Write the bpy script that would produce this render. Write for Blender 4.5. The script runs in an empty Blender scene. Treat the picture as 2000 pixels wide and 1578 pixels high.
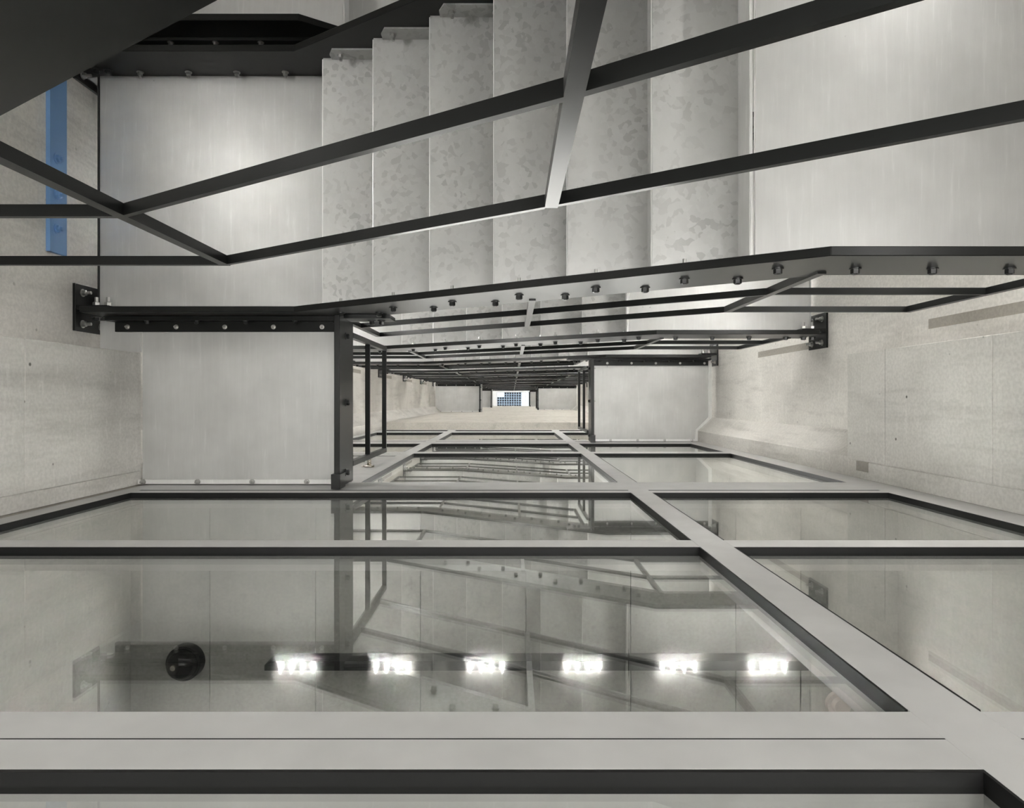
import bpy, bmesh, math, random
from mathutils import Vector, Matrix

# ------------------------------------------------------------------ units
# plan lengths are given in "u" (1 u = K metres), heights in "h" (1 h = ZU metres above the camera)
K = 0.0025694
ZU = 3.425
ZB = 0.328                      # camera height above the ground floor, in h
D = 0.664                       # one full turn of the stair, in h
R = D / 13.0                    # one riser
LZ, RZ = 0.975, 0.975 - 7 * R   # soffit of first landing on the left / on the right
A0, G = -341.5, 104.9           # first riser and going of the front flights
C = bpy.context.scene.collection


def P(x, y, z):
    return Vector((x * K, -y * K, (z + ZB) * ZU))


# ------------------------------------------------------------------ materials
def new_mat(name):
    m = bpy.data.materials.new(name)
    m.use_nodes = True
    nt = m.node_tree
    b = nt.nodes['Principled BSDF']
    return m, nt, b


def N(nt, t, **kw):
    n = nt.nodes.new(t)
    for k, v in kw.items():
        setattr(n, k, v)
    return n


def coords(nt, scale=(1, 1, 1)):
    g = N(nt, 'ShaderNodeNewGeometry')
    mp = N(nt, 'ShaderNodeMapping')
    mp.inputs['Scale'].default_value = scale
    nt.links.new(g.outputs['Position'], mp.inputs['Vector'])
    return mp.outputs['Vector']


def noise(nt, vec, scale, detail=4, rough=0.55, dist=0.0):
    n = N(nt, 'ShaderNodeTexNoise')
    n.inputs['Scale'].default_value = scale
    n.inputs['Detail'].default_value = detail
    n.inputs['Roughness'].default_value = rough
    n.inputs['Distortion'].default_value = dist
    nt.links.new(vec, n.inputs['Vector'])
    return n.outputs['Fac']


def ramp(nt, fac, stops):
    r = N(nt, 'ShaderNodeValToRGB')
    e = r.color_ramp.elements
    while len(e) < len(stops):
        e.new(0.5)
    for i, (p, c) in enumerate(stops):
        e[i].position = p
        e[i].color = (c[0], c[1], c[2], 1) if not isinstance(c, (int, float)) else (c, c, c, 1)
    nt.links.new(fac, r.inputs['Fac'])
    return r.outputs['Color']


def mixc(nt, fac, a, b, mode='MIX'):
    m = N(nt, 'ShaderNodeMix', data_type='RGBA', blend_type=mode)
    for sock, v in ((m.inputs[0], fac), (m.inputs[6], a), (m.inputs[7], b)):
        if hasattr(v, 'is_linked'):
            nt.links.new(v, sock)
        elif isinstance(v, (int, float)):
            sock.default_value = v
        else:
            sock.default_value = (v[0], v[1], v[2], 1)
    return m.outputs[2]


def bump(nt, b, h, strength, dist=0.004):
    n = N(nt, 'ShaderNodeBump')
    n.inputs['Strength'].default_value = strength
    n.inputs['Distance'].default_value = dist
    nt.links.new(h, n.inputs['Height'])
    nt.links.new(n.outputs['Normal'], b.inputs['Normal'])


def concrete(name, base, stain, pits=1.0, rough=0.85):
    m, nt, b = new_mat(name)
    v = coords(nt)
    vs = coords(nt, (1.0, 1.0, 6.0))
    vt = coords(nt, (3.0, 3.0, 0.35))
    f1 = ramp(nt, noise(nt, v, 1.1, 3, 0.6, 0.4), [(0.3, 0.0), (0.72, 1.0)])
    col = mixc(nt, f1, base, stain)
    f2 = ramp(nt, noise(nt, vt, 3.2, 4, 0.65, 0.0), [(0.5, 0.0), (0.8, 1.0)])
    dark = tuple(c * 0.84 for c in stain)
    col = mixc(nt, f2, col, dark)
    f3 = ramp(nt, noise(nt, vs, 5.0, 4, 0.7, 0.0), [(0.55, 0.0), (0.75, 0.55)])
    lite = tuple(min(1, c * 1.07) for c in base)
    col = mixc(nt, f3, col, lite)
    g = ramp(nt, noise(nt, v, 70, 1, 0.6), [(0.35, 0.93), (0.65, 1.05)])
    col = mixc(nt, 1.0, col, g, 'MULTIPLY')
    # blow holes
    vo = N(nt, 'ShaderNodeTexVoronoi', feature='F1')
    vo.inputs['Scale'].default_value = 9.0
    nt.links.new(v, vo.inputs['Vector'])
    hole = ramp(nt, vo.outputs['Distance'], [(0.045, 1.0), (0.075, 0.0)])
    gate = ramp(nt, noise(nt, v, 2.4, 3), [(0.46, 0.0), (0.54, pits)])
    hf = mixc(nt, 1.0, hole, gate, 'MULTIPLY')
    col = mixc(nt, hf, col, (0.12, 0.115, 0.10))
    nt.links.new(col, b.inputs['Base Color'])
    b.inputs['Roughness'].default_value = rough
    bump(nt, b, noise(nt, v, 45, 2, 0.7), 0.15)
    return m


def galvanised(name, spangle, lite=0.60, rough=0.42, metal=0.45):
    m, nt, b = new_mat(name)
    v = coords(nt)
    if spangle:
        # spangle: irregular darker flakes
        wv = N(nt, 'ShaderNodeTexNoise')
        wv.inputs['Scale'].default_value = 30
        nt.links.new(v, wv.inputs['Vector'])
        add = N(nt, 'ShaderNodeVectorMath', operation='MULTIPLY_ADD')
        nt.links.new(wv.outputs['Color'], add.inputs[0])
        add.inputs[1].default_value = (0.03, 0.03, 0.03)
        nt.links.new(v, add.inputs[2])
        vo = N(nt, 'ShaderNodeTexVoronoi', feature='F1')
        vo.inputs['Scale'].default_value = 46
        nt.links.new(add.outputs[0], vo.inputs['Vector'])
        sep = N(nt, 'ShaderNodeSeparateColor')
        nt.links.new(vo.outputs['Color'], sep.inputs['Color'])
        f = ramp(nt, sep.outputs[0], [(0.0, 0.94), (0.74, 1.03), (0.8, 0.82), (0.97, 0.78)])
        gate = ramp(nt, noise(nt, v, 3.0, 3), [(0.35, 0.25), (0.62, 1.0)])
        f = mixc(nt, gate, (1, 1, 1), f)
    else:
        vs = coords(nt, (1, 1, 1))
        g_ = N(nt, 'ShaderNodeMapping')
        g_.inputs['Rotation'].default_value = (0, 0, 0.35)
        g_.inputs['Scale'].default_value = (26, 1.6, 8)
        nt.links.new(vs, g_.inputs['Vector'])
        f = ramp(nt, noise(nt, g_.outputs['Vector'], 2.0, 4, 0.75, 0.0), [(0.35, 0.96), (0.60, 1.0), (0.70, 1.10)])
        f = mixc(nt, 1.0, f, ramp(nt, noise(nt, v, 4.5, 3), [(0.3, 0.90), (0.7, 1.05)]), 'MULTIPLY')
        vo = N(nt, 'ShaderNodeTexVoronoi', feature='F1')
        vo.inputs['Scale'].default_value = 14
        nt.links.new(v, vo.inputs['Vector'])
        spot = ramp(nt, vo.outputs['Distance'], [(0.05, 0.0), (0.09, 1.0)])
        gate = ramp(nt, noise(nt, v, 2.1, 4), [(0.58, 0.0), (0.66, 0.5)])
        f = mixc(nt, gate, f, mixc(nt, 1.0, f, spot, 'MULTIPLY'))
    big = ramp(nt, noise(nt, v, 1.6, 2), [(0.3, 0.93), (0.7, 1.05)])
    f = mixc(nt, 1.0, f, big, 'MULTIPLY')
    col = mixc(nt, 1.0, f, (lite, lite, lite * 0.975), 'MULTIPLY')
    nt.links.new(col, b.inputs['Base Color'])
    b.inputs['Metallic'].default_value = metal
    b.inputs['Roughness'].default_value = rough
    return m


def plain(name, col, rough, metal=0.0, grain=0.0, emit=None, strength=0.0, spec=0.5, vary=False):
    m, nt, b = new_mat(name)
    b.inputs['Base Color'].default_value = (*col, 1)
    v = coords(nt)
    if vary:
        f = ramp(nt, noise(nt, v, 9, 2), [(0.3, 0.94), (0.7, 1.05)])
        nt.links.new(mixc(nt, 1.0, f, col, 'MULTIPLY'), b.inputs['Base Color'])
    b.inputs['Roughness'].default_value = rough
    b.inputs['Metallic'].default_value = metal
    b.inputs['Specular IOR Level'].default_value = spec
    if grain:
        bump(nt, b, noise(nt, v, 260, 3), grain, 0.001)
    if emit:
        b.inputs['Emission Color'].default_value = (*emit, 1)
        b.inputs['Emission Strength'].default_value = strength
    return m


M = {}
M['wall'] = concrete('concrete_wall', (0.74, 0.72, 0.68), (0.57, 0.55, 0.515), 0.5)
M['pier'] = concrete('concrete_pier', (0.69, 0.675, 0.64), (0.52, 0.51, 0.475), 1.0)
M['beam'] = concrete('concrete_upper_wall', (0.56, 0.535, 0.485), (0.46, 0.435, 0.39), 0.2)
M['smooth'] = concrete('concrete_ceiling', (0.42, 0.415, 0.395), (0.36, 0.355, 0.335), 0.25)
M['mortar_and_strip'] = concrete('grey_brown_mortar_and_strip', (0.36, 0.335, 0.30), (0.31, 0.29, 0.255), 0.4)  # for the jamb joints and the grey wall strips
M['spangle'] = galvanised('galvanised_spangle', True, 0.57, 0.50, 0.30)
M['galv'] = galvanised('galvanised_sheet', False, 0.54, 0.42, 0.35)
M['edge'] = galvanised('galvanised_edge', False, 0.78, 0.35, 0.3)
M['black'] = plain('black_painted_steel', (0.009, 0.0095, 0.009), 0.28, 0.0, 0.0, spec=0.24)
M['bolt_black'] = plain('black_bolt', (0.014, 0.015, 0.015), 0.35)
M['zinc'] = plain('zinc_bolt', (0.42, 0.415, 0.40), 0.32, 0.9)
M['blue'] = plain('blue_painted_steel', (0.17, 0.33, 0.60), 0.36)
M['alu'] = plain('powder_coated_aluminium', (0.49, 0.487, 0.477), 0.52, 0.1, vary=True)
M['rubber'] = plain('black_rubber', (0.008, 0.008, 0.008), 0.5, spec=0.2)
M['dome'] = plain('black_dome', (0.010, 0.010, 0.010), 0.08)
M['housing'] = plain('black_luminaire', (0.012, 0.012, 0.012), 0.5)
M['chrome'] = plain('brushed_steel', (0.55, 0.52, 0.46), 0.25, 1.0)
M['led'] = plain('led_lens', (0.9, 0.9, 0.88), 0.3, 0, 0, (1.0, 0.985, 0.95), 120.0)
M['led_hi'] = plain('led_lens_upper', (0.9, 0.9, 0.88), 0.3, 0, 0, (1.0, 0.985, 0.955), 700.0)
M['lamp'] = plain('fill_diffuser', (0.9, 0.9, 0.88), 0.4, 0, 0, (1.0, 0.985, 0.955), 24.0)  # diffusers of the added fill lights, in several strengths
M['fill_hi'] = plain('fill_diffuser_bright', (0.9, 0.9, 0.88), 0.4, 0, 0, (1.0, 0.985, 0.955), 46.0)
M['fill_lo'] = plain('fill_diffuser_dim', (0.9, 0.9, 0.88), 0.4, 0, 0, (1.0, 0.985, 0.955), 7.0)
M['fill_left'] = plain('fill_diffuser_left', (0.9, 0.9, 0.88), 0.4, 0, 0, (1.0, 0.985, 0.955), 17.0)
M['fill_side'] = plain('fill_diffuser_side', (0.9, 0.9, 0.88), 0.4, 0, 0, (1.0, 0.985, 0.955), 10.0)
M['fill_panel'] = plain('fill_light_panel', (0.9, 0.9, 0.88), 0.4, 0, 0, (1.0, 0.985, 0.955), 3.0)  # diffuser of the added lobby fill panels
M['fill_r'] = plain('fill_diffuser_right', (0.9, 0.9, 0.88), 0.4, 0, 0, (1.0, 0.985, 0.955), 40.0)
M['uplamp'] = plain('up_fill_lens', (0.9, 0.9, 0.88), 0.4, 0, 0, (1.0, 0.985, 0.955), 7.0)  # lens of the added floor fill lights
M['up_fill_r'] = plain('up_fill_lens_right', (0.9, 0.9, 0.88), 0.4, 0, 0, (1.0, 0.985, 0.955), 12.0)
M['dark_wall'] = plain('dark_grey_lobby_wall', (0.10, 0.10, 0.095), 0.6)
M['white'] = plain('white_plastic', (0.62, 0.55, 0.53), 0.5)
M['cell'] = plain('solar_cell', (0.05, 0.055, 0.07), 0.25)
M['floor'] = plain('pale_screed', (0.74, 0.725, 0.70), 0.7)
M['roof'] = plain('white_reveal', (0.8, 0.82, 0.84), 0.6)


def glass_mat():
    m = bpy.data.materials.new('window_glass')
    m.use_nodes = True
    nt = m.node_tree
    nt.nodes.clear()
    out = N(nt, 'ShaderNodeOutputMaterial')
    tr = N(nt, 'ShaderNodeBsdfTransparent')
    tr.inputs['Color'].default_value = (0.95, 0.954, 0.945, 1)
    gl = N(nt, 'ShaderNodeBsdfGlossy')
    gl.inputs['Roughness'].default_value = 0.004
    gl.inputs['Color'].default_value = (0.96, 0.97, 0.95, 1)
    fr = N(nt, 'ShaderNodeFresnel')
    geo = N(nt, 'ShaderNodeNewGeometry')
    mr = N(nt, 'ShaderNodeMapRange')
    mr.inputs['To Min'].default_value = 1.62
    mr.inputs['To Max'].default_value = 1 / 1.62
    nt.links.new(geo.outputs['Backfacing'], mr.inputs['Value'])
    nt.links.new(mr.outputs['Result'], fr.inputs['IOR'])
    mx = N(nt, 'ShaderNodeMixShader')
    nt.links.new(fr.outputs['Fac'], mx.inputs['Fac'])
    rf = N(nt, 'ShaderNodeBsdfRefraction')
    rf.inputs['IOR'].default_value = 1.013
    rf.inputs['Roughness'].default_value = 0.85
    rf.inputs['Color'].default_value = (0.95, 0.954, 0.945, 1)
    film = N(nt, 'ShaderNodeMixShader')
    film.inputs['Fac'].default_value = 0.014
    nt.links.new(tr.outputs[0], film.inputs[1])
    nt.links.new(rf.outputs[0], film.inputs[2])
    nt.links.new(film.outputs[0], mx.inputs[1])
    nt.links.new(gl.outputs[0], mx.inputs[2])
    nt.links.new(mx.outputs[0], out.inputs['Surface'])
    return m


M['glass'] = glass_mat()
mt = bpy.data.materials.new('tinted_glazing')
mt.use_nodes = True
mt.node_tree.nodes.clear()
_o = N(mt.node_tree, 'ShaderNodeOutputMaterial')
_t = N(mt.node_tree, 'ShaderNodeBsdfTransparent')
_t.inputs['Color'].default_value = (0.60, 0.645, 0.68, 1)
mt.node_tree.links.new(_t.outputs[0], _o.inputs['Surface'])
M['tint'] = mt


# ------------------------------------------------------------------ mesh building
class MB:
    def __init__(self):
        self.bm = bmesh.new()

    def box(self, x0, x1, y0, y1, z0, z1):
        return self.prism([(x0, z0), (x1, z0), (x1, z1), (x0, z1)], y0, y1)

    def prism(self, pts, y0, y1):
        """polygon in the x-h plane swept along y"""
        a = [self.bm.verts.new(P(x, y0, z)) for x, z in pts]
        b = [self.bm.verts.new(P(x, y1, z)) for x, z in pts]
        n = len(pts)
        self.bm.faces.new(a)
        self.bm.faces.new(b[::-1])
        for i in range(n):
            j = (i + 1) % n
            self.bm.faces.new((a[i], b[i], b[j], a[j]))
        return self

    def prism_z(self, pts, z0, z1):
        """polygon in plan swept upwards"""
        a = [self.bm.verts.new(P(x, y, z0)) for x, y in pts]
        b = [self.bm.verts.new(P(x, y, z1)) for x, y in pts]
        n = len(pts)
        self.bm.faces.new(a)
        self.bm.faces.new(b[::-1])
        for i in range(n):
            j = (i + 1) % n
            self.bm.faces.new((a[i], b[i], b[j], a[j]))
        return self

    def cyl(self, p0, p1, r0, r1=None, seg=16):
        """tapered cylinder between two world points, radii in metres"""
        r1 = r0 if r1 is None else r1
        p0, p1 = Vector(p0), Vector(p1)
        d = (p1 - p0).normalized()
        u = d.orthogonal().normalized()
        w = d.cross(u)
        A, B = [], []
        for i in range(seg):
            t = 2 * math.pi * i / seg
            o = u * math.cos(t) + w * math.sin(t)
            A.append(self.bm.verts.new(p0 + o * r0))
            B.append(self.bm.verts.new(p1 + o * r1))
        self.bm.faces.new(A)
        self.bm.faces.new(B[::-1])
        for i in range(seg):
            j = (i + 1) % seg
            self.bm.faces.new((A[i], B[i], B[j], A[j]))
        return self

    def tube(self, pts, r, seg=12):
        rings = []
        n = len(pts)
        for k, p in enumerate(pts):
            p = Vector(p)
            d = (Vector(pts[min(k + 1, n - 1)]) - Vector(pts[max(k - 1, 0)])).normalized()
            if k == 0:
                u = d.orthogonal().normalized()
            u = (u - d * u.dot(d)).normalized()
            w = d.cross(u)
            rings.append([self.bm.verts.new(p + (u * math.cos(2 * math.pi * i / seg) + w * math.sin(2 * math.pi * i / seg)) * r) for i in range(seg)])
        for a, b in zip(rings, rings[1:]):
            for i in range(seg):
                j = (i + 1) % seg
                self.bm.faces.new((a[i], a[j], b[j], b[i]))
        self.bm.faces.new(rings[0][::-1])
        self.bm.faces.new(rings[-1])
        return self

    def hexbolt(self, p, d, r, length, washer=True, tail=0.0):
        """hex head standing on a surface at world point p, pointing along d"""
        p, d = Vector(p), Vector(d).normalized()
        if washer:
            self.cyl(p, p + d * length * 0.18, r * 1.35, seg=16)
        self.cyl(p + d * length * 0.15, p + d * length * 0.85, r, seg=6)
        self.cyl(p + d * length * 0.85, p + d * length, r * 0.9, r * 0.6, seg=6)
        if tail:
            self.cyl(p + d * length, p + d * (length + tail), r * 0.55, seg=10)
        return self

    def build(self, name, mat, parent=None, bevel=0.0, smooth=False):
        bm = self.bm
        if bevel:
            bmesh.ops.recalc_face_normals(bm, faces=bm.faces)
            eds = [e for e in bm.edges if len(e.link_faces) == 2 and e.calc_face_angle(0) > 0.5]
            bmesh.ops.bevel(bm, geom=eds, offset=bevel, segments=1, affect='EDGES', clamp_overlap=True)
        bmesh.ops.recalc_face_normals(bm, faces=bm.faces)
        org = parent_world(parent) if parent is not None else None
        if org is None:
            xs = [v.co.copy() for v in bm.verts]
            lo = Vector((min(v.x for v in xs), min(v.y for v in xs), min(v.z for v in xs)))
            hi = Vector((max(v.x for v in xs), max(v.y for v in xs), max(v.z for v in xs)))
            org = Vector(((lo.x + hi.x) / 2, (lo.y + hi.y) / 2, lo.z))
            loc = org
        else:
            loc = Vector((0, 0, 0))
        for v in bm.verts:
            v.co -= org
        me = bpy.data.meshes.new(name)
        bm.to_mesh(me)
        bm.free()
        me.materials.append(mat)
        if smooth:
            for p in me.polygons:
                p.use_smooth = True
        o = bpy.data.objects.new(name, me)
        C.objects.link(o)
        o.location = loc
        if parent is not None:
            o.parent = parent
        return o


def parent_world(o):
    v = Vector((0, 0, 0))
    while o is not None:
        v += o.location
        o = o.parent
    return v


def tag(o, label=None, cat=None, group=None, kind=None):
    for k, v in (('label', label), ('category', cat), ('group', group), ('kind', kind)):
        if v:
            o[k] = v
    return o


def thing(name, loc, label, cat, group=None):
    o = bpy.data.objects.new(name, None)
    o.empty_display_size = 0.05
    C.objects.link(o)
    o.location = loc
    return tag(o, label, cat, group)


def struct(name, mb, mat, label=None, **kw):
    o = mb.build(name, mat, None, **kw)
    o['kind'] = 'structure'
    if label:
        o['label'] = label
    return o


def copy_tree(o, loc=None, parent=None, skip=()):
    c = o.copy()
    C.objects.link(c)
    if parent is not None:
        c.parent = parent
    if loc is not None:
        c.location = loc
    for ch in o.children:
        if ch.name.split('.')[0] in skip:
            continue
        copy_tree(ch, None, c, skip)
    return c


ORD = ['lowest', 'second', 'third', 'fourth', 'fifth', 'sixth', 'seventh', 'eighth', 'ninth', 'tenth',
       'eleventh', 'twelfth', 'thirteenth', 'fourteenth', 'fifteenth']
VOID = Vector((0, 1, 0))        # from the stair towards the glass
BACK = Vector((0, -1, 0))
UP = Vector((0, 0, 1))

# ------------------------------------------------------------------ the shaft
TOP = 9.62
wl = MB()
wl.prism_z([(-804, 1200), (-804, -66), (-714, -122), (-714, -200), (-950, -200), (-950, 1200)], -ZB, 1.62)
wl.prism_z([(-768, 1200), (-768, -69), (-711, -122), (-690, -122), (-690, -200), (-950, -200), (-950, 1200)], 1.62, TOP)
struct('wall_left', wl, M['wall'])
wr = MB()
wr.prism_z([(769, 1200), (769, -69), (713, -121), (713, -200), (950, -200), (950, 1200)], -ZB, TOP)
struct('wall_right', wr, M['wall'])
struct('wall_back', MB().box(-950, 950, 1200, 1300, -ZB, TOP), M['wall'])
wf = MB()
wf.box(-690, 708, -123, -200, 2.71, TOP)
struct('wall_front', wf, M['beam'])
struct('floor', MB().box(-950, 950, -1000, 1300, -ZB - 0.06, -ZB), M['floor'])
# thicker concrete at the two corners beside the glass
m = MB()
m.box(-812, -706, 88, -135, -ZB, 0.741)
m.box(-812, -706, 88, -135, 0.7422, LZ - 0.002)
m.box(-812, -707.2, 87, -136, -ZB, LZ - 0.003)
m.box(-812, -705.4, -136.0, -161, -ZB, LZ - 0.002)
struct('trim_1', m, M['pier'], bevel=0.0015)
m = MB()
for z0, z1 in ((-ZB, 0.7575), (0.7590, 0.9760), (0.9775, 1.086)):
    m.box(711, 775, 95.6, -125.4, z0, z1)
m.box(712.2, 775, 94.6, -127, -ZB, 1.085)
m.box(709.6, 775, -126.8, -161, -ZB, 1.06)
struct('trim_2', m, M['pier'], bevel=0.0015)
struct('trim_3', MB().box(-716, -688, -161.5, -190, -ZB, 2.71), M['mortar_and_strip'])
struct('trim_4', MB().box(705, 716, -161.5, -190, -ZB, 2.71), M['mortar_and_strip'])

# ------------------------------------------------------------------ glazed front
FY = -160.0


def member(name, x0, x1, z0, z1, mat='alu', y1=-186, label=None):
    return struct(name, MB().box(x0, x1, FY, y1, z0, z1), M[mat], label, bevel=0.0004)


tn = [4]


def trim(x0, x1, z0, z1, **kw):
    tn[0] += 1
    return member('trim_%d' % tn[0], x0, x1, z0, z1, **kw)


def split_transom(x0, x1, z0, zj, z1, gap):
    tn[0] += 1
    m = MB()
    m.box(x0, x1, FY, -186, z0, zj - gap / 2)
    m.box(x0, x1, FY, -186, zj + gap / 2, z1)
    o = struct('trim_%d' % tn[0], m, M['alu'])
    MB().box(x0, x1, FY + 0.08, -184, zj - gap / 2, zj + gap / 2).build('joint_seal', M['rubber'], o)
    return o


ZBOT = -ZB
trim(-688, -655, ZBOT, 2.71)
trim(646, 705, ZBOT, 2.71)
trim(204, 240, ZBOT, 2.71)
trim(-330, -292, 0.99, 2.71)
split_transom(-655, 204, 0.2216, 0.2413, 0.2623, 0.0007)
split_transom(240, 646, 0.2216, 0.2413, 0.2623, 0.0007)
trim(-655, 204, 0.5556, 0.582)
trim(240, 646, 0.5556, 0.582)
split_transom(-655, 204, 0.879, 0.901, 0.989, 0.006)
split_transom(240, 646, 0.879, 0.901, 0.989, 0.006)
for a, b in ((-292, 204), (240, 646)):
    trim(a, b, 1.5166, 1.564)
    split_transom(a, b, 1.85, 1.955, 2.02, 0.012)
    trim(a, b, 2.47, 2.58)
    trim(a, b, 2.655, 2.71)
trim(-655, -330, 1.5166, 1.564)
split_transom(-655, -330, 1.85, 1.955, 2.02, 0.012)
trim(-655, -330, 2.47, 2.58)
trim(-655, -330, 2.655, 2.71)

wn = [0]


def window(x0, x1, z0, z1):
    wn[0] += 1
    g = MB()
    t, s = 1.6, 0.0018
    ya, yb = FY - 0.12, FY - 6.5
    g.box(x0, x1, FY - 4, yb, z0, z0 + s)
    g.box(x0, x1, ya, yb, z1 - s, z1)
    g.box(x0, x0 + t, ya, yb, z0 + s, z1 - s)
    g.box(x1 - t, x1, ya, yb, z0 + s, z1 - s)
    o = struct('window_%d' % wn[0], g, M['rubber'])
    p = MB().box(x0 + t, x1 - t, FY - 6.4, FY - 9.4, z0 + s, z1 - s)
    q = p.build('pane', M['glass'], o)
    q.data.materials.append(M['rubber'])
    for f in q.data.polygons:
        if abs(f.normal.y) < 0.5:
            f.material_index = 1            # sealed edges of the sheet
    return o


for z0, z1 in ((ZBOT, 0.2216), (0.2623, 0.5556), (0.582, 0.879)):
    window(-655, 204, z0, z1)
    window(240, 646, z0, z1)
for z0, z1 in ((0.989, 1.5166), (1.564, 1.85), (2.02, 2.47), (2.58, 2.655)):
    if z0 > 1.0:
        window(-655, -330, z0, z1)
    window(-292, 204, z0, z1)
    window(240, 646, z0, z1)

# door in the first lift landing
d = MB()
d.box(-653, -402, FY - 1, -180, 0.993, 1.445)
d.box(-398, -332, FY - 1, -180, 0.993, 1.445)
d.box(-653, -332, FY - 9, -178, 0.993, 1.445)
door = struct('door_1', d, M['alu'])
MB().box(-653, -332, FY - 3, -178, 1.449, 1.475).build('door_gap', M['rubber'], door)
MB().box(-653, -332, FY - 1, -180, 1.478, 1.514).build('door_head', M['alu'], door)
hx, hz = -338.0, 1.21
h = MB()
h.cyl(P(hx, FY, hz), P(hx, FY + 5, hz), 0.030, seg=20)
h.cyl(P(hx, FY + 4, hz), P(hx, FY + 22, hz), 0.013, seg=16)
h.cyl(P(hx - 14, FY, hz + 0.002), P(hx - 14, FY + 3, hz + 0.002), 0.012, seg=12)
h.tube([P(hx, FY + 21, hz + 0.0), P(hx - 2, FY + 23, hz + 0.05), P(hx - 4, FY + 23, hz + 0.09), P(hx - 20, FY + 20, hz + 0.10),
        P(hx - 38, FY + 12, hz + 0.10), P(hx - 44, FY + 1, hz + 0.10)], 0.011, 12)
h.build('door_handle', M['chrome'], door, smooth=True)

# ------------------------------------------------------------------ lobbies behind the glass
LY = -650
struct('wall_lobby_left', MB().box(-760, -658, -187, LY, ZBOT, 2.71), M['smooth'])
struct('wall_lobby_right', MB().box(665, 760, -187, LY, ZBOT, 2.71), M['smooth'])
struct('wall_lobby_back', MB().box(-760, 760, LY, LY - 60, ZBOT, 2.80), M['dark_wall'])
CZ = 0.882
c = MB()
xs = [-658, -521, -339, -158, 23, 204, 385, 497, 665]
for a, b in zip(xs, xs[1:]):
    c.box(a + 0.8, b - 0.8, -187, LY, CZ, CZ + 0.05)
c.box(-658, 665, -187, LY, CZ + 0.006, 0.985)
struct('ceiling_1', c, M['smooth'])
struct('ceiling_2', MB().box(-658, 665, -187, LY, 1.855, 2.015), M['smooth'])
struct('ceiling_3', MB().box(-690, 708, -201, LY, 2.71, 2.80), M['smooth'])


def luminaire(zc, label, group, led='led'):
    t = thing('ceiling_or_fill_light', P(40, 445, zc) * 1.0 if False else P(40, -445, zc - 0.028), label, 'light', group)
    hb = MB()
    hb.prism_z([(-414, -444), (-404, -437), (495, -437), (495, -453), (-414, -453)], zc - 0.027, zc)
    hb.build('housing', M['housing'], t)
    for gx in (-360, -201, -43.5, 118, 278, 428):
        for i in range(4):
            x = gx - 27 + i * 18
            m = MB()
            m.prism_z([(x - 1.7, -438.5), (x + 1.7, -438.5), (x + 1.7, -451.5), (x - 1.7, -451.5)], zc - 0.0285, zc - 0.027)  # slot lengthened to stand in for the vertical glare
            m.build('led', M[led], t)
    return t


luminaire(CZ, 'long black ceiling light with bright LED clusters behind the lowest glass', 'lobby ceiling lights')
for zc, lab in ((1.855, 'added unseen fill panel behind the glass one floor higher'), (2.71, 'added unseen fill panel behind the topmost glass panes')):
    t = thing('ceiling_or_fill_light', P(0, -487, zc - 0.02), lab, 'light', 'added lobby fill panels')  # added fill panel, unseen, brightens the stair through the glass
    MB().box(-560, 560, -335, -640, zc - 0.016, zc).build('housing', M['alu'], t)
    MB().box(-552, 552, -343, -632, zc - 0.020, zc - 0.016).build('diffuser', M['fill_panel'], t)

# dome camera on the lobby ceiling
dx, dy = -559, -449
t = thing('dome_camera', P(dx, dy, CZ - 0.03), 'small black dome camera on the concrete ceiling behind the glass', 'camera')
MB().cyl(P(dx, dy, CZ), P(dx, dy, CZ - 0.013), 0.078, 0.076, 32).build('base_ring', M['housing'], t)
bm = bmesh.new()
bmesh.ops.create_uvsphere(bm, u_segments=32, v_segments=16, radius=0.066)
bmesh.ops.delete(bm, geom=[v for v in bm.verts if v.co.z > 0.002], context='VERTS')
for v in bm.verts:
    v.co = Vector((v.co.x, v.co.y, v.co.z * 1.0)) + P(dx, dy, CZ - 0.013)
mb = MB()
mb.bm = bm
mb.build('dome', M['dome'], t, smooth=True)
MB().cyl(P(dx - 4, dy + 3, CZ - 0.030), P(dx - 4, dy + 3, CZ - 0.034), 0.014, 0.011, 16).build('lens', M['chrome'], t)
sx, sy = 560, -523
t = thing('smoke_detector', P(sx, sy, CZ - 0.012), 'round pale fitting on the lobby ceiling right of the LED light', 'detector')
MB().cyl(P(sx, sy, CZ), P(sx, sy, CZ - 0.006), 0.055, 0.053, 32).build('base', M['white'], t)
MB().cyl(P(sx, sy, CZ - 0.006), P(sx, sy, CZ - 0.012), 0.036, 0.03, 32).build('cap', M['white'], t)

# ------------------------------------------------------------------ front flights (fall from left to right)
T = 0.0018


def stringer(pts, y0, y1):
    return MB().prism(pts, y0, y1)


FR_PTS = [(-782, .906), (-386, .906), (343, .551), (730, .551), (730, .637), (385, .637), (-355, 1.0), (-782, 1.0)]


def step_mesh(xl, xr, zk, zu, lean, flange_in, flange_out, ya, yb):
    """one folded step: riser + tread + bolted side flanges"""
    m = MB()
    m.prism([(xl, zk), (xr + lean, zk), (xr + lean, zk + T), (xl + 2, zk + T), (xl + lean + 2, zu - 0.0003), (xl + lean, zu - 0.0003)], ya, yb)
    for y0, y1 in ((yb - 2.5, yb), (ya, ya + 2.5)):
        m.prism([(flange_in + 9, zk - 0.026), (flange_out, zk - 0.026), (flange_out, zk), (flange_in, zk), (flange_in, zk - 0.012)], y0, y1)
    # weld bead along the foot of the riser
    pts = []
    rnd = random.Random(int(xl * 7))
    for i in range(23):
        y = ya + 2 + (yb - ya - 4) * i / 22
        pts.append(P(xl - 0.8, y, zk + 0.0012 + rnd.uniform(-.0004, .0004)))
    w = MB()
    w.tube(pts, 0.0034, 6)
    return m, w


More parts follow.
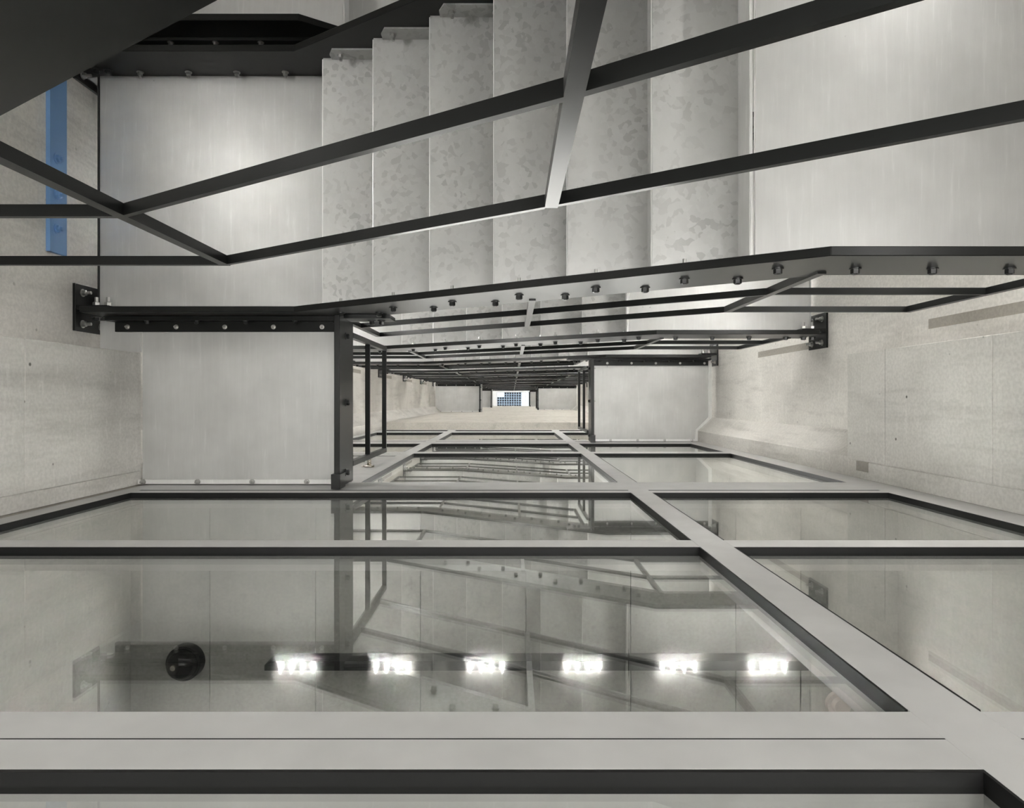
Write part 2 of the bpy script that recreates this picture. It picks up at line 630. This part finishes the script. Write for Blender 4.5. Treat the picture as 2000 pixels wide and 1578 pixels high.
def make_front_flight(xe):
    t = thing('stair_flight', P(0, 390, 0.551), '', 'stairs', 'front stair flights')
    pts_ = [(xe if p[0] == -782 else p[0], p[1]) for p in FR_PTS]
    s1 = stringer(pts_, 154.5, 165).build('stringer', M['black'], t, bevel=0.002)
    s2 = stringer(pts_, 616, 628).build('stringer', M['black'], t, bevel=0.002)
    for k in range(1, 7):
        xl = A0 + (k - 1) * G
        zk = LZ - k * R
        sm_, wb_ = step_mesh(xl, xl + G, zk, zk + R, 7, xl + 16, xl + G + 6, 165.2, 615.8)
        st = sm_.build('step', M['spangle'], t)
        wb_.build('weld_bead', M['edge'], st)
        for off in (37, 105):
            x = xl + off
            z = zk - 0.014
            MB().hexbolt(P(x, 154.5, z), VOID, 0.013, 0.020).build('bolt', M['bolt_black'], s1)
            b = MB()
            b.hexbolt(P(x, 613.2, z), VOID, 0.012, 0.018, True, 0.012)
            b.build('bolt', M['zinc'], s2)
            b = MB()
            b.hexbolt(P(x, 167.8, z), BACK, 0.011, 0.016, True, 0.014)
            b.build('nut', M['zinc'], s1)
    xl = A0 + 6 * G
    m = MB()
    m.prism([(xl, RZ), (xl + 2, RZ), (xl + 9, RZ + R), (xl + 7, RZ + R)], 165.2, 615.8)
    pts = []
    rnd = random.Random(5)
    for i in range(29):
        y = 167 + 446 * i / 28
        pts.append(P(xl - 0.8, y, RZ + 0.0006 + rnd.uniform(-.0004, .0004)))
    m.tube(pts, 0.0036, 6)
    m.build('riser', M['edge'], t)
    # landing fixings
    for x in [-700 + 91 * i for i in range(4)]:
        MB().hexbolt(P(x, 615.8, LZ - 0.012), VOID, 0.012, 0.018, True, 0.012).build('bolt', M['zinc'], s2)
    for x in [313 + 91 * i for i in range(5)]:
        MB().hexbolt(P(x, 154.5, RZ - 0.014), VOID, 0.013, 0.020).build('bolt', M['bolt_black'], s1)
    for x in [-420 - 91 * i for i in range(4)]:
        MB().hexbolt(P(x, 154.5, LZ - 0.014), VOID, 0.013, 0.020).build('bolt', M['bolt_black'], s1)
    return t


BK0, BG = -322.0, 121.8
BK_PTS = [(-732, .906), (-378, .906), (236, 1.215), (730, 1.215), (730, 1.301), (201, 1.301), (-413, 1.0), (-732, 1.0)]


def make_back_flight():
    t = thing('stair_flight', P(0, 910, 0.906), '', 'stairs', 'rear stair flights')
    stringer(BK_PTS, 671, 683).build('stringer', M['black'], t, bevel=0.002)
    stringer(BK_PTS, 1134, 1146).build('stringer', M['black'], t, bevel=0.002)
    for k in range(1, 6):
        xl = BK0 + (k - 1) * BG
        zk = LZ + k * R
        m = MB()
        m.prism([(xl, zk - R), (xl + 2, zk - R), (xl - 5, zk), (xl + BG - 7, zk), (xl + BG - 7, zk + T), (xl - 7, zk + T)], 683.2, 1133.8)
        pts = [P(xl + 0.5, 690 + 440 * i / 20, zk - R + 0.001) for i in range(21)]
        m.tube(pts, 0.005, 6)
        m.build('step', M['galv'], t)
    xl = BK0 + 5 * BG
    MB().prism([(xl, LZ + 5 * R), (xl + 2, LZ + 5 * R), (xl - 5, LZ + 6 * R), (xl - 7, LZ + 6 * R)], 683.2, 1133.8).build('riser', M['edge'], t)
    return t


def landing(left, xw):
    """strip landings of both flights and the fixing strip between them"""
    z = LZ if left else RZ
    x0, x1 = (xw, A0 + 7) if left else (A0 + 6 * G + 5.2, xw)
    b0, b1 = (xw, BK0 - 0.5) if left else (BK0 + 5 * BG - 7, xw)
    t = thing('stair_landing', P((x0 + x1) / 2, 640, z), '', 'landing', 'left stair landings' if left else 'right stair landings')
    e = -1 if left else 1
    m = MB()
    m.box(x0, x1, 165.2, 615.8, z, z + 0.004)
    for y0, y1 in ((165.2, 168), (613, 615.8)):
        m.box(x0 + 3, x1 - 3, y0, y1, z - 0.0, z + 0.012)
    m.build('soffit_plate', M['galv'], t)
    m = MB()
    m.box(b0, b1, 683.2, 1133.8, z, z + 0.004)
    m.build('soffit_plate', M['galv'], t)
    m = MB()
    m.box(min(x0, x1), max(x0, x1), 628.3, 670.7, z - 0.006, z)
    m.box(min(x0, x1), max(x0, x1), 664.5, 670.7, z - 0.027, z - 0.006)
    sp = m.build('fixing_strip', M['black'], t, bevel=0.0012)
    xx = -470
    for i in range(4):
        x = (-384 - 84 * i) if left else (340 + 90 * i)
        MB().hexbolt(P(x, 664.5, z - 0.022), VOID, 0.011, 0.016, True, 0.010).build('bolt', M['zinc'], sp)
    # dark joint angle against the wall
    m = MB()
    m.box(xw, xw + e * 2.5, 168, 612, z - 0.003, z + 0.03)
    m.build('edge_strip', M['housing'] if left else M['galv'], t)
    return t


# levels with a bridge across to the glass / to the lift door
L_BRIDGE = (0, 6, 10)
R_BRIDGE = (2, 8, 12)
NMAX = 12


def bridge(left, xw=-764, yg=-158):
    """landing plate that spans from the front stringer to the shaft front"""
    z = LZ if left else RZ
    s = 1 if left else -1
    t = thing('lift_landing', P(-s * 520, 0, z), '', 'landing', 'lift landings')

    def X(v):
        return -v if left else v
    if left and xw < -770:
        prof = [(-704, 150), (-306, 150), (-306, yg), (-704, yg)]
    else:
        prof = [(744, 150), (744, -67), (697, -114), (694, min(yg, -115)), (291, yg), (291, 150)]
        if left:
            prof = [(-x, y) for x, y in prof]
    MB().prism_z(prof, z, z + 0.004).build('soffit_plate', M['galv'], t)
    if left and xw < -770:
        prof2 = [(xw, 150), (-708, 150), (-708, 90), (xw, 90)]
        MB().prism_z(prof2, z, z + 0.004).build('soffit_plate', M['galv'], t)
    if not left:
        ring = [(744, 150), (757, 150), (757, -70), (704, -118), (704, yg), (694, yg), (697, -114), (744, -67)]
        MB().prism_z(ring, z - 0.004, z).build('edge_strip', M['edge'], t)
    # bent flange along the glass with its bolts
    m = MB()
    xa, xb = (-690 if xw > -770 else -700, -316) if left else (300, 690)
    m.box(xa, xb, yg, yg + 2, z - 0.016, z)
    m.box(xa, xb, yg, yg + 8, z - 0.018, z - 0.016)
    fl = m.build('wall_flange', M['edge'], t)
    for i in range(4):
        x = X(690 - 102 * i + (-14 if not left else 0))
        MB().hexbolt(P(x, yg + 4, z - 0.018), -UP, 0.010, 0.013, True, 0.010).build('bolt', M['zinc'], fl)
    # black angle under the plate along the front stringer
    m = MB()
    a0, a1 = (-742 if xw > -770 else -752, -316) if left else (300, 742)
    m.box(min(a0, a1), max(a0, a1), 128, 153.5, z - 0.006, z)
    m.box(min(a0, a1), max(a0, a1), 146, 153.5, z - 0.030, z - 0.006)
    an = m.build('support_angle', M['black'], t)
    for i in range(5):
        x = X(360 + 92 * i)
        MB().hexbolt(P(x, 137, z - 0.006), -UP, 0.0085, 0.012, True, 0.008).build('bolt', M['zinc'], an)
        MB().hexbolt(P(X(405 + 92 * i) if i < 4 else X(330), 146, z - 0.02), VOID, 0.011, 0.014).build('bolt', M['bolt_black'], an)
    # edge beam towards the open shaft
    ex0, ex1 = (-315.5, -305.5) if left else (290.5, 300.5)
    m = MB()
    m.box(ex0, ex1, yg + 2, 150, z - 0.069, z + 0.008)
    eb = m.build('edge_beam', M['black'], t, bevel=0.002)
    xo = ex1 if left else ex0
    dv = Vector((1, 0, 0)) if left else Vector((-1, 0, 0))
    for y in (116, -6, yg + 24):
        MB().hexbolt(P(xo, y, z - 0.035), dv, 0.013, 0.020).build('bolt', M['bolt_black'], eb)
        MB().hexbolt(P(ex0 if left else ex1, y, z - 0.035), -dv, 0.011, 0.016, True, 0.010).build('bolt', M['zinc'], eb)
    m = MB()
    if left:
        m.box(-319, -303, yg, yg + 26, z - 0.074, z - 0.045)
    else:
        m.box(288, 304, yg, yg + 26, z - 0.074, z - 0.045)
    m.build('end_cleat', M['black'], t)
    # splice plate on the stringer
    m = MB()
    if left:
        m.box(-306, -222, 147, 154, z - 0.046, z - 0.004)
    else:
        m.box(206, 292, 147, 154, z - 0.046, z - 0.004)
    spl = m.build('splice_plate', M['black'], t)
    for x in ((-262, -244) if left else (234, 250)):
        MB().hexbolt(P(x, 147, z - 0.02), VOID, 0.014, 0.022).build('bolt', M['bolt_black'], spl)
    return t


def bridge_rail(left, yn=-123):
    zl = LZ if left else RZ
    x = -310.5 if left else 290
    t = thing('guard_rail', P(x, 0, zl + 0.008), '', 'railing', 'lift landing guard rails')
    off = 0.0
    z1, z2 = (1.098, 1.24) if left else (.742, .891)
    for z in (z1, z2):
        MB().box(x - 5, x + 5, yn + 5, 118, z, z + 0.0045).build('rail', M['black'], t)
    for y in (123, yn):
        MB().box(x - 5.5, x + 5.5, y - 5, y + 5, zl + 0.008, z2 + 0.0045).build('post', M['black'], t)
    return t


LO = {-326: 1.089, 31: .919, 375: .742}
HI = {-326: 1.242, 31: 1.066, 375: .891}
RT = 0.0048


def rail_line(pts, y0=152, y1=162):
    low = [(x, z) for x, z in pts]
    up = [(x, z + RT) for x, z in reversed(pts)]
    m = MB()
    for (xa, za), (xb, zb) in zip(pts, pts[1:]):
        m.prism([(xa, za), (xb, zb), (xb, zb + RT), (xa, za + RT)], y0, y1)
    return m


def top_of(x):
    if x <= -355:
        return 1.0
    if x >= 385:
        return .637
    return 1.0 + (.637 - 1.0) * (x + 355) / 740.0


def make_rail(lend, rend, zl_extra=True):
    """guard rail of a front flight; lend / rend = x of the end posts"""
    t = thing('guard_rail', P(31, 157, top_of(31)), '', 'railing', 'front flight guard rails')
    for tab in (LO, HI):
        pts = [(-326, tab[-326]), (31, tab[31])]
        if rend > 375:
            pts += [(375, tab[375]), (rend, tab[375])]
        else:
            f = (rend - 31) / (375 - 31)
            pts += [(rend, tab[31] + (tab[375] - tab[31]) * f)]
        if lend < -326:
            pts = [(lend, tab[-326])] + pts
        segs = list(zip(pts, pts[1:]))
        for a, b in segs:
            aa = (a[0] + 5, a[1] + (b[1] - a[1]) * 5 / (b[0] - a[0]))
            bb = (b[0] - 5, b[1] - (b[1] - a[1]) * 5 / (b[0] - a[0]))
            rail_line([aa, bb]).build('rail', M['black'], t)
    xs = [-326, 31]
    xs += [375, rend] if rend > 375 else [rend]
    if lend < -326:
        xs = [lend] + xs
    for x in xs:
        if x <= -326:
            zt = HI[-326]
        elif x >= 375:
            zt = HI[375]
        elif x == 31:
            zt = HI[31]
        else:
            zt = HI[31] + (HI[375] - HI[31]) * (x - 31) / 342.0
        MB().box(x - 5.2, x + 5.2, 152, 162, top_of(x) - 0.022, zt + RT).build('post', M['black'], t)
    return t


def wall_bracket(left, x, yc):
    z0 = (.936 if left else .582)
    s = 1 if left else -1
    t = thing('wall_bracket', P(x, yc + 10, z0), '', 'bracket', 'stringer wall brackets')
    xa, xb = (x, x + 5) if left else (x - 5, x)
    MB().box(xa, xb, yc - 34, yc + 53, z0, z0 + 0.074).build('plate', M['black'], t, bevel=0.001)
    lx0, lx1 = (x + 5, x + 62) if left else (x - 62, x - 5)
    lug = MB().box(lx0, lx1, yc + 5.3, yc + 13, z0 + 0.002, z0 + 0.060).build('lug', M['black'], t)
    nx = Vector((s, 0, 0))
    for y in (yc + 38, yc - 20):
        for z in (z0 + 0.016, z0 + 0.058):
            MB().hexbolt(P(x + s * 5, y, z), nx, 0.014, 0.020, True, 0.022).build('anchor_bolt', M['zinc'], t)
    for dx_ in (26, 48):
        MB().hexbolt(P(x + s * dx_, yc + 13, z0 + 0.022), BACK, 0.017, 0.024, True, 0.022).build('bolt', M['zinc'], lug)
        MB().hexbolt(P(x + s * dx_, yc - 5.5, z0 + 0.022), VOID, 0.016, 0.020).build('bolt', M['bolt_black'], lug)
    return t


def lift(o, n, base):
    return base + Vector((0, 0, n * D * ZU))


SKIP = ('bolt', 'nut')
FN = list(range(-1, NMAX + 1))

# flights
ff = make_front_flight(-766)
fu = make_front_flight(-732)
ff_base = ff.location.copy()
bf = make_back_flight()
bf_base = bf.location.copy()
for n in FN:
    o = ff if n == 0 else fu if n == 1 else copy_tree(ff if n < 0 else fu, lift(ff, n, ff_base) - (Vector((0, 0, 0.019 * ZU)) if n < 0 else Vector((0, 0, 0))), None, SKIP if n > 5 or n < 0 else ())
    if n == 1:
        o.location = lift(ff, n, ff_base)
    if n == -1:
        lab = 'black stringer and steps of the flight beside the camera, cut by the top left corner'
    elif n == 0:
        lab = 'large galvanised stair flight nearest overhead with spangled steps between black stringers'
    else:
        lab = 'galvanised flight with black bolted stringer beside the void, %s above the large one' % ORD[n - 1].replace('lowest', 'first')
    o['label'] = lab
for n in FN[:-1]:
    o = bf if n == 0 else copy_tree(bf, lift(bf, n, bf_base), None)
    if n == 0:
        o['label'] = 'rear galvanised flight glimpsed at the top edge beyond the inner black stringer'
    elif n < 0:
        o['label'] = 'rear flight starting below the frame, hidden beyond the top edge'
    else:
        o['label'] = 'rear galvanised flight hidden behind the front ones, %s above the glimpsed one' % ORD[n - 1].replace('lowest', 'first')

# landings
la = landing(True, -785)
lb = landing(True, -758)
la_base, lb_base = la.location.copy(), lb.location.copy()
for n in FN:
    if n <= 0:
        o = la if n == 0 else copy_tree(la, lift(la, n, la_base), None)
    else:
        o = copy_tree(lb, lift(lb, n, lb_base), None, SKIP if n > 2 else ())
    o['label'] = ('smooth grey landing soffit at upper left beside the blue steel bar' if n == 0 else
                  'left landing soffit below the camera frame' if n < 0 else
                  'left landing soffit, %s above the large one at upper left' % ORD[n - 1].replace('lowest', 'first'))
for ch in list(lb.children_recursive):
    bpy.data.objects.remove(ch)
bpy.data.objects.remove(lb)
ra = landing(False, 744)
ra_base = ra.location.copy()
for n in FN:
    o = ra if n == 0 else copy_tree(ra, lift(ra, n, ra_base), None, SKIP if n > 2 else ())
    o['label'] = ('smooth grey landing soffit at upper right above the long grey strip' if n == 0 else
                  'right landing beside the ground floor' if n < 0 else
                  'right landing soffit, %s above the large one at upper right' % ORD[n - 1].replace('lowest', 'first'))

# lift landings with their guard rails
BL = {('L', 0): 'large grey landing soffit at left between black stringer and glass',
      ('R', 2): 'grey landing soffit right of the void with chamfered corner and bright edge',
      ('L', 6): 'small distant landing soffit left of the skylight, larger of two',
      ('L', 10): 'tiny distant landing soffit just left of the skylight',
      ('R', 8): 'small distant landing soffit right of the skylight, larger of two',
      ('R', 12): 'tiny distant landing soffit just right of the skylight'}
RL = {('L', 0): 'two bar black guard rail at the edge of the large left landing',
      ('R', 2): 'two bar black guard rail at the edge of the right landing with chamfered corner',
      ('L', 6): 'small black guard rail on the larger distant left landing',
      ('L', 10): 'tiny black guard rail on the left landing nearest the skylight',
      ('R', 8): 'small black guard rail on the larger distant right landing',
      ('R', 12): 'tiny black guard rail on the right landing nearest the skylight'}
for side, levels in (('L', L_BRIDGE), ('R', R_BRIDGE)):
    b0 = bridge(side == 'L', -785)
    r0 = bridge_rail(side == 'L')
    r1 = bridge_rail(side == 'L', -108)
    bb, rb = b0.location.copy(), r0.location.copy()
    b1 = bridge(side == 'L', -764, -121)
    for i, n in enumerate(levels):
        if i == 0:
            o = b0
        elif i == 1:
            o = b1
        else:
            o = copy_tree(b1, None, None, SKIP if n > 8 else ())
        o.location = lift(b0, n, bb)
        o['label'] = BL[(side, n)]
        q = r0 if i == 0 else r1 if i == 1 else copy_tree(r1, lift(r0, n, rb), None)
        q.location = lift(r0, n, rb)
        q['label'] = RL[(side, n)]

# bright edge strip of the right lift landing beside the chamfered wall
# guard rails of the front flights
g_full = make_rail(-715, 691)
g_left = make_rail(-326, 691)
g_right = make_rail(-715, 278)
gb = g_full.location.copy()
used = set()
for n in FN:
    if n in L_BRIDGE:
        src = g_left
    elif n in R_BRIDGE:
        src = g_right
    else:
        src = g_full
    o = src if src.name not in used else copy_tree(src, None, None)
    used.add(src.name)
    o.location = lift(o, n, gb)
    o['label'] = ('large black guard rail crossing the upper picture close to the camera' if n == -1 else
                  'black two bar guard rail on the stringer of the large flight overhead' if n == 0 else
                  'black two bar guard rail, %s above that of the large flight' % ORD[n - 1].replace('lowest', 'first'))

# wall brackets
wbl = wall_bracket(True, -804, 160)
wbr = wall_bracket(False, 769, 160)
wbl_b, wbr_b = wbl.location.copy(), wbr.location.copy()
for n in FN:
    o = wbl if n == 0 else copy_tree(wbl, lift(wbl, n, wbl_b) + (Vector((36 * K, 0, 0)) if n > 0 else Vector((0, 0, 0))), None, ('anchor_bolt', 'bolt') if n > 5 else ())
    o['label'] = ('large black bolted wall bracket at the left end of the front stringer' if n == 0 else
                  'black wall bracket left of the camera below the frame' if n < 0 else
                  'black wall bracket on the left wall, %s above the large one' % ORD[n - 1].replace('lowest', 'first'))
for n in FN:
    o = wbr if n == 0 else copy_tree(wbr, lift(wbr, n, wbr_b), None, ('anchor_bolt', 'bolt') if n > 5 else ())
    o['label'] = ('black wall bracket outside the right edge of the picture' if n == 0 else
                  'black wall bracket right of the camera near the floor' if n < 0 else
                  'black bolted wall bracket on the right wall, %s up in view' % ORD[n - 1].replace('lowest', 'first'))
wbi = wall_bracket(True, -804, 622)
wbi['label'] = 'black wall bracket with large washer at the inner stringer, partly behind the dark corner'
wbi['group'] = 'stringer wall brackets'

# blue steel flat on the left wall
t = thing('steel_flat', P(-800, 480, .885), 'blue painted steel flat bolted to the left concrete wall', 'steel bar')
MB().box(-804, -798, 256, 780, .884, .918).build('bar', M['blue'], t, bevel=0.002)
MB().box(-804, -796.5, 256, 780, .8825, .886).build('lip', M['blue'], t)
for y in (422, 358, 299):
    MB().hexbolt(P(-798, y, .898), Vector((1, 0, 0)), 0.018, 0.018, True, 0.010).build('bolt', M['blue'], t)

# thin grey brown strips on the walls beside the brackets
first = None


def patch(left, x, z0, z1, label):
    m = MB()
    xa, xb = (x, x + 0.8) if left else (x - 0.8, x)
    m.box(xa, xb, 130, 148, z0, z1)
    return tag(m.build('grey_patch', M['mortar_and_strip'], None), label, 'wall patch', 'grey strips on the walls')


patch(False, 769, .70, .945, 'long grey brown strip on the right wall running off the right edge')
patch(False, 769, 1.322, 1.60, 'grey brown strip on the right wall beside the first bolted bracket')
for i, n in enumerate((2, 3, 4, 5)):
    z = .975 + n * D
    patch(True, -768, z, z + 0.29, 'grey brown strip on the left wall, %s from the camera' % ['nearest', 'second', 'third', 'farthest'][i])

m = MB().box(708.8, 711, -126, -146, 1.02, 1.055)  # dark square stands in for a small shaded recess
tag(m.build('grey_patch', M['mortar_and_strip'], None), 'small square dark patch for a recess low on the right concrete corner above the glass', 'wall patch', 'grey strips on the walls')

# ------------------------------------------------------------------ added fill lights, out of the camera's view
for n in FN:  # rear fill lights added at each level to brighten the shaft
    z = LZ + n * D + 0.14 if n >= 0 else -0.05
    t = thing('wall_fill_light', P(0, 1195, z), 'added fill light on the rear wall, %s up the stairwell, hidden by flights' % ORD[n + 1], 'lamp', 'added rear wall fill lights')
    MB().box(-160, 160, 1188, 1199.5, z, z + 0.03).build('housing', M['alu'], t)
    MB().box(-156, 156, 1182, 1188, z + 0.002, z + 0.028).build('diffuser', M['fill_lo' if n <= 0 else 'lamp'], t)
for i, (x, y) in enumerate(((-520, 90), (-260, 120), (0, 120), (260, 120), (520, 90), (-520, 0), (-260, 20), (0, 20), (260, 20), (520, 0))):  # fill lights added on the floor to light the soffits
    t = thing('floor_fill_light', P(x, y, -ZB), 'added round floor fill light below the camera, %s in a double row' % ORD[i].replace('lowest', 'first'), 'lamp', 'added floor fill lights')
    MB().cyl(P(x, y, -ZB), P(x, y, -ZB + 0.004), 0.16, 0.155, 32).build('rim', M['chrome'], t)
    MB().cyl(P(x, y, -ZB + 0.004), P(x, y, -ZB + 0.006), 0.13, 0.13, 32).build('lens', M['up_fill_r' if x > 100 else 'uplamp'], t)


def side_fill_light(left, z, y0, label, x=769, lamp='lamp'):  # fill light added on a side wall, unseen
    s = 1 if left else -1
    t = thing('wall_fill_light', P(x, (y0 * 2 + 260) / 2, z), label, 'lamp', 'added side wall fill lights')
    xa, xb = sorted((x, x + s * 8))
    MB().box(xa, xb, y0, y0 + 260, z, z + 0.03).build('housing', M['alu'], t)
    xa, xb = sorted((x + s * 8, x + s * 14))
    MB().box(xa, xb, y0 + 3, y0 + 257, z + 0.002, z + 0.028).build('diffuser', M[lamp], t)


for n in FN:
    if True:
        side_fill_light(True, LZ + n * D + (0.10 if n >= 0 else 0.15), 255 if n >= 0 else 470, 'added fill light on the left wall above a landing, %s up the shaft' % ORD[n + 1], -804 if n <= 0 else -768, 'fill_left' if n < 0 else 'lamp')
    if True:
        side_fill_light(False, RZ + n * D + 0.10, 255, 'added fill light on the right wall above a landing, %s up the shaft' % ORD[n + 1], 769, 'fill_r' if n > 1 else 'lamp' if n >= 0 else 'fill_lo')

side_fill_light(False, 0.22, 700, 'added fill light on the right wall under the rear flight, outside the frame', 769, 'fill_side')

# ------------------------------------------------------------------ roof with skylight
RZT = TOP
sk0, sk1, sy0, sy1 = -292, 330, -140, 140
rf = MB()
rf.box(-950, sk0, -300, 1300, RZT, RZT + 0.06)
rf.box(sk1, 950, -300, 1300, RZT, RZT + 0.06)
rf.box(sk0, sk1, sy1, 1300, RZT, RZT + 0.06)
rf.box(sk0, sk1, -300, sy0, RZT, RZT + 0.06)
struct('ceiling_4', rf, M['roof'])
t = thing('skylight', P(0, 0, RZT + 0.06), 'bright roof light with a grid of dark solar cells and one open flap', 'skylight')
fr = MB()
for x in (sk0, 170, 250, sk1 - 8):
    fr.box(x, x + 8, sy0, sy1, RZT + 0.06, RZT + 0.08)
for y in (sy0, sy1 - 8):
    fr.box(sk0, sk1, y, y + 8, RZT + 0.0601, RZT + 0.0799)
fr.build('frame', M['roof'], t)
cw = 45.5
for i in range(10):
    for j in range(6):
        x = sk0 + 10 + i * cw
        y = sy0 + 10 + j * cw
        if i < 3 and j > 3:
            continue
        MB().box(x, x + 35, y, y + 35, RZT + 0.082, RZT + 0.083).build('solar_cell', M['cell'], t)
MB().box(sk0 + 136, 170, sy0 + 8, sy1 - 8, RZT + 0.086, RZT + 0.088).build('tinted_glazing', M['tint'], t)
MB().box(sk0 + 8, sk0 + 136, sy0 + 8, 45, RZT + 0.086, RZT + 0.088).build('tinted_glazing', M['tint'], t)

w = bpy.data.worlds.new('sky')
w.use_nodes = True
bpy.context.scene.world = w
bgn = w.node_tree.nodes['Background']
bgn.inputs['Color'].default_value = (0.80, 0.90, 1.0, 1)
bgn.inputs['Strength'].default_value = 0.28

# ------------------------------------------------------------------ camera
cam = bpy.data.cameras.new('camera')
cam.sensor_width = 36.0
cam.lens = 1333.0 / 2000.0 * 36.0
cam.shift_x = -0.00025
cam.shift_y = -0.0045
cam.clip_start = 0.01
cam.clip_end = 200
co = bpy.data.objects.new('camera', cam)
co.location = P(0, 0, 0)
co.rotation_euler = (math.pi, 0, 0)
C.objects.link(co)
sc = bpy.context.scene
sc.camera = co
sc.view_settings.view_transform = 'Standard'
sc.view_settings.look = 'None'
sc.view_settings.gamma = 1
sc.view_settings.exposure = 2.7
sc.cycles.max_bounces = 7
sc.cycles.diffuse_bounces = 4
sc.cycles.use_light_tree = False
sc.cycles.glossy_bounces = 4
sc.cycles.adaptive_threshold = 0.04
sc.cycles.transparent_max_bounces = 8
sc.cycles.caustics_reflective = False
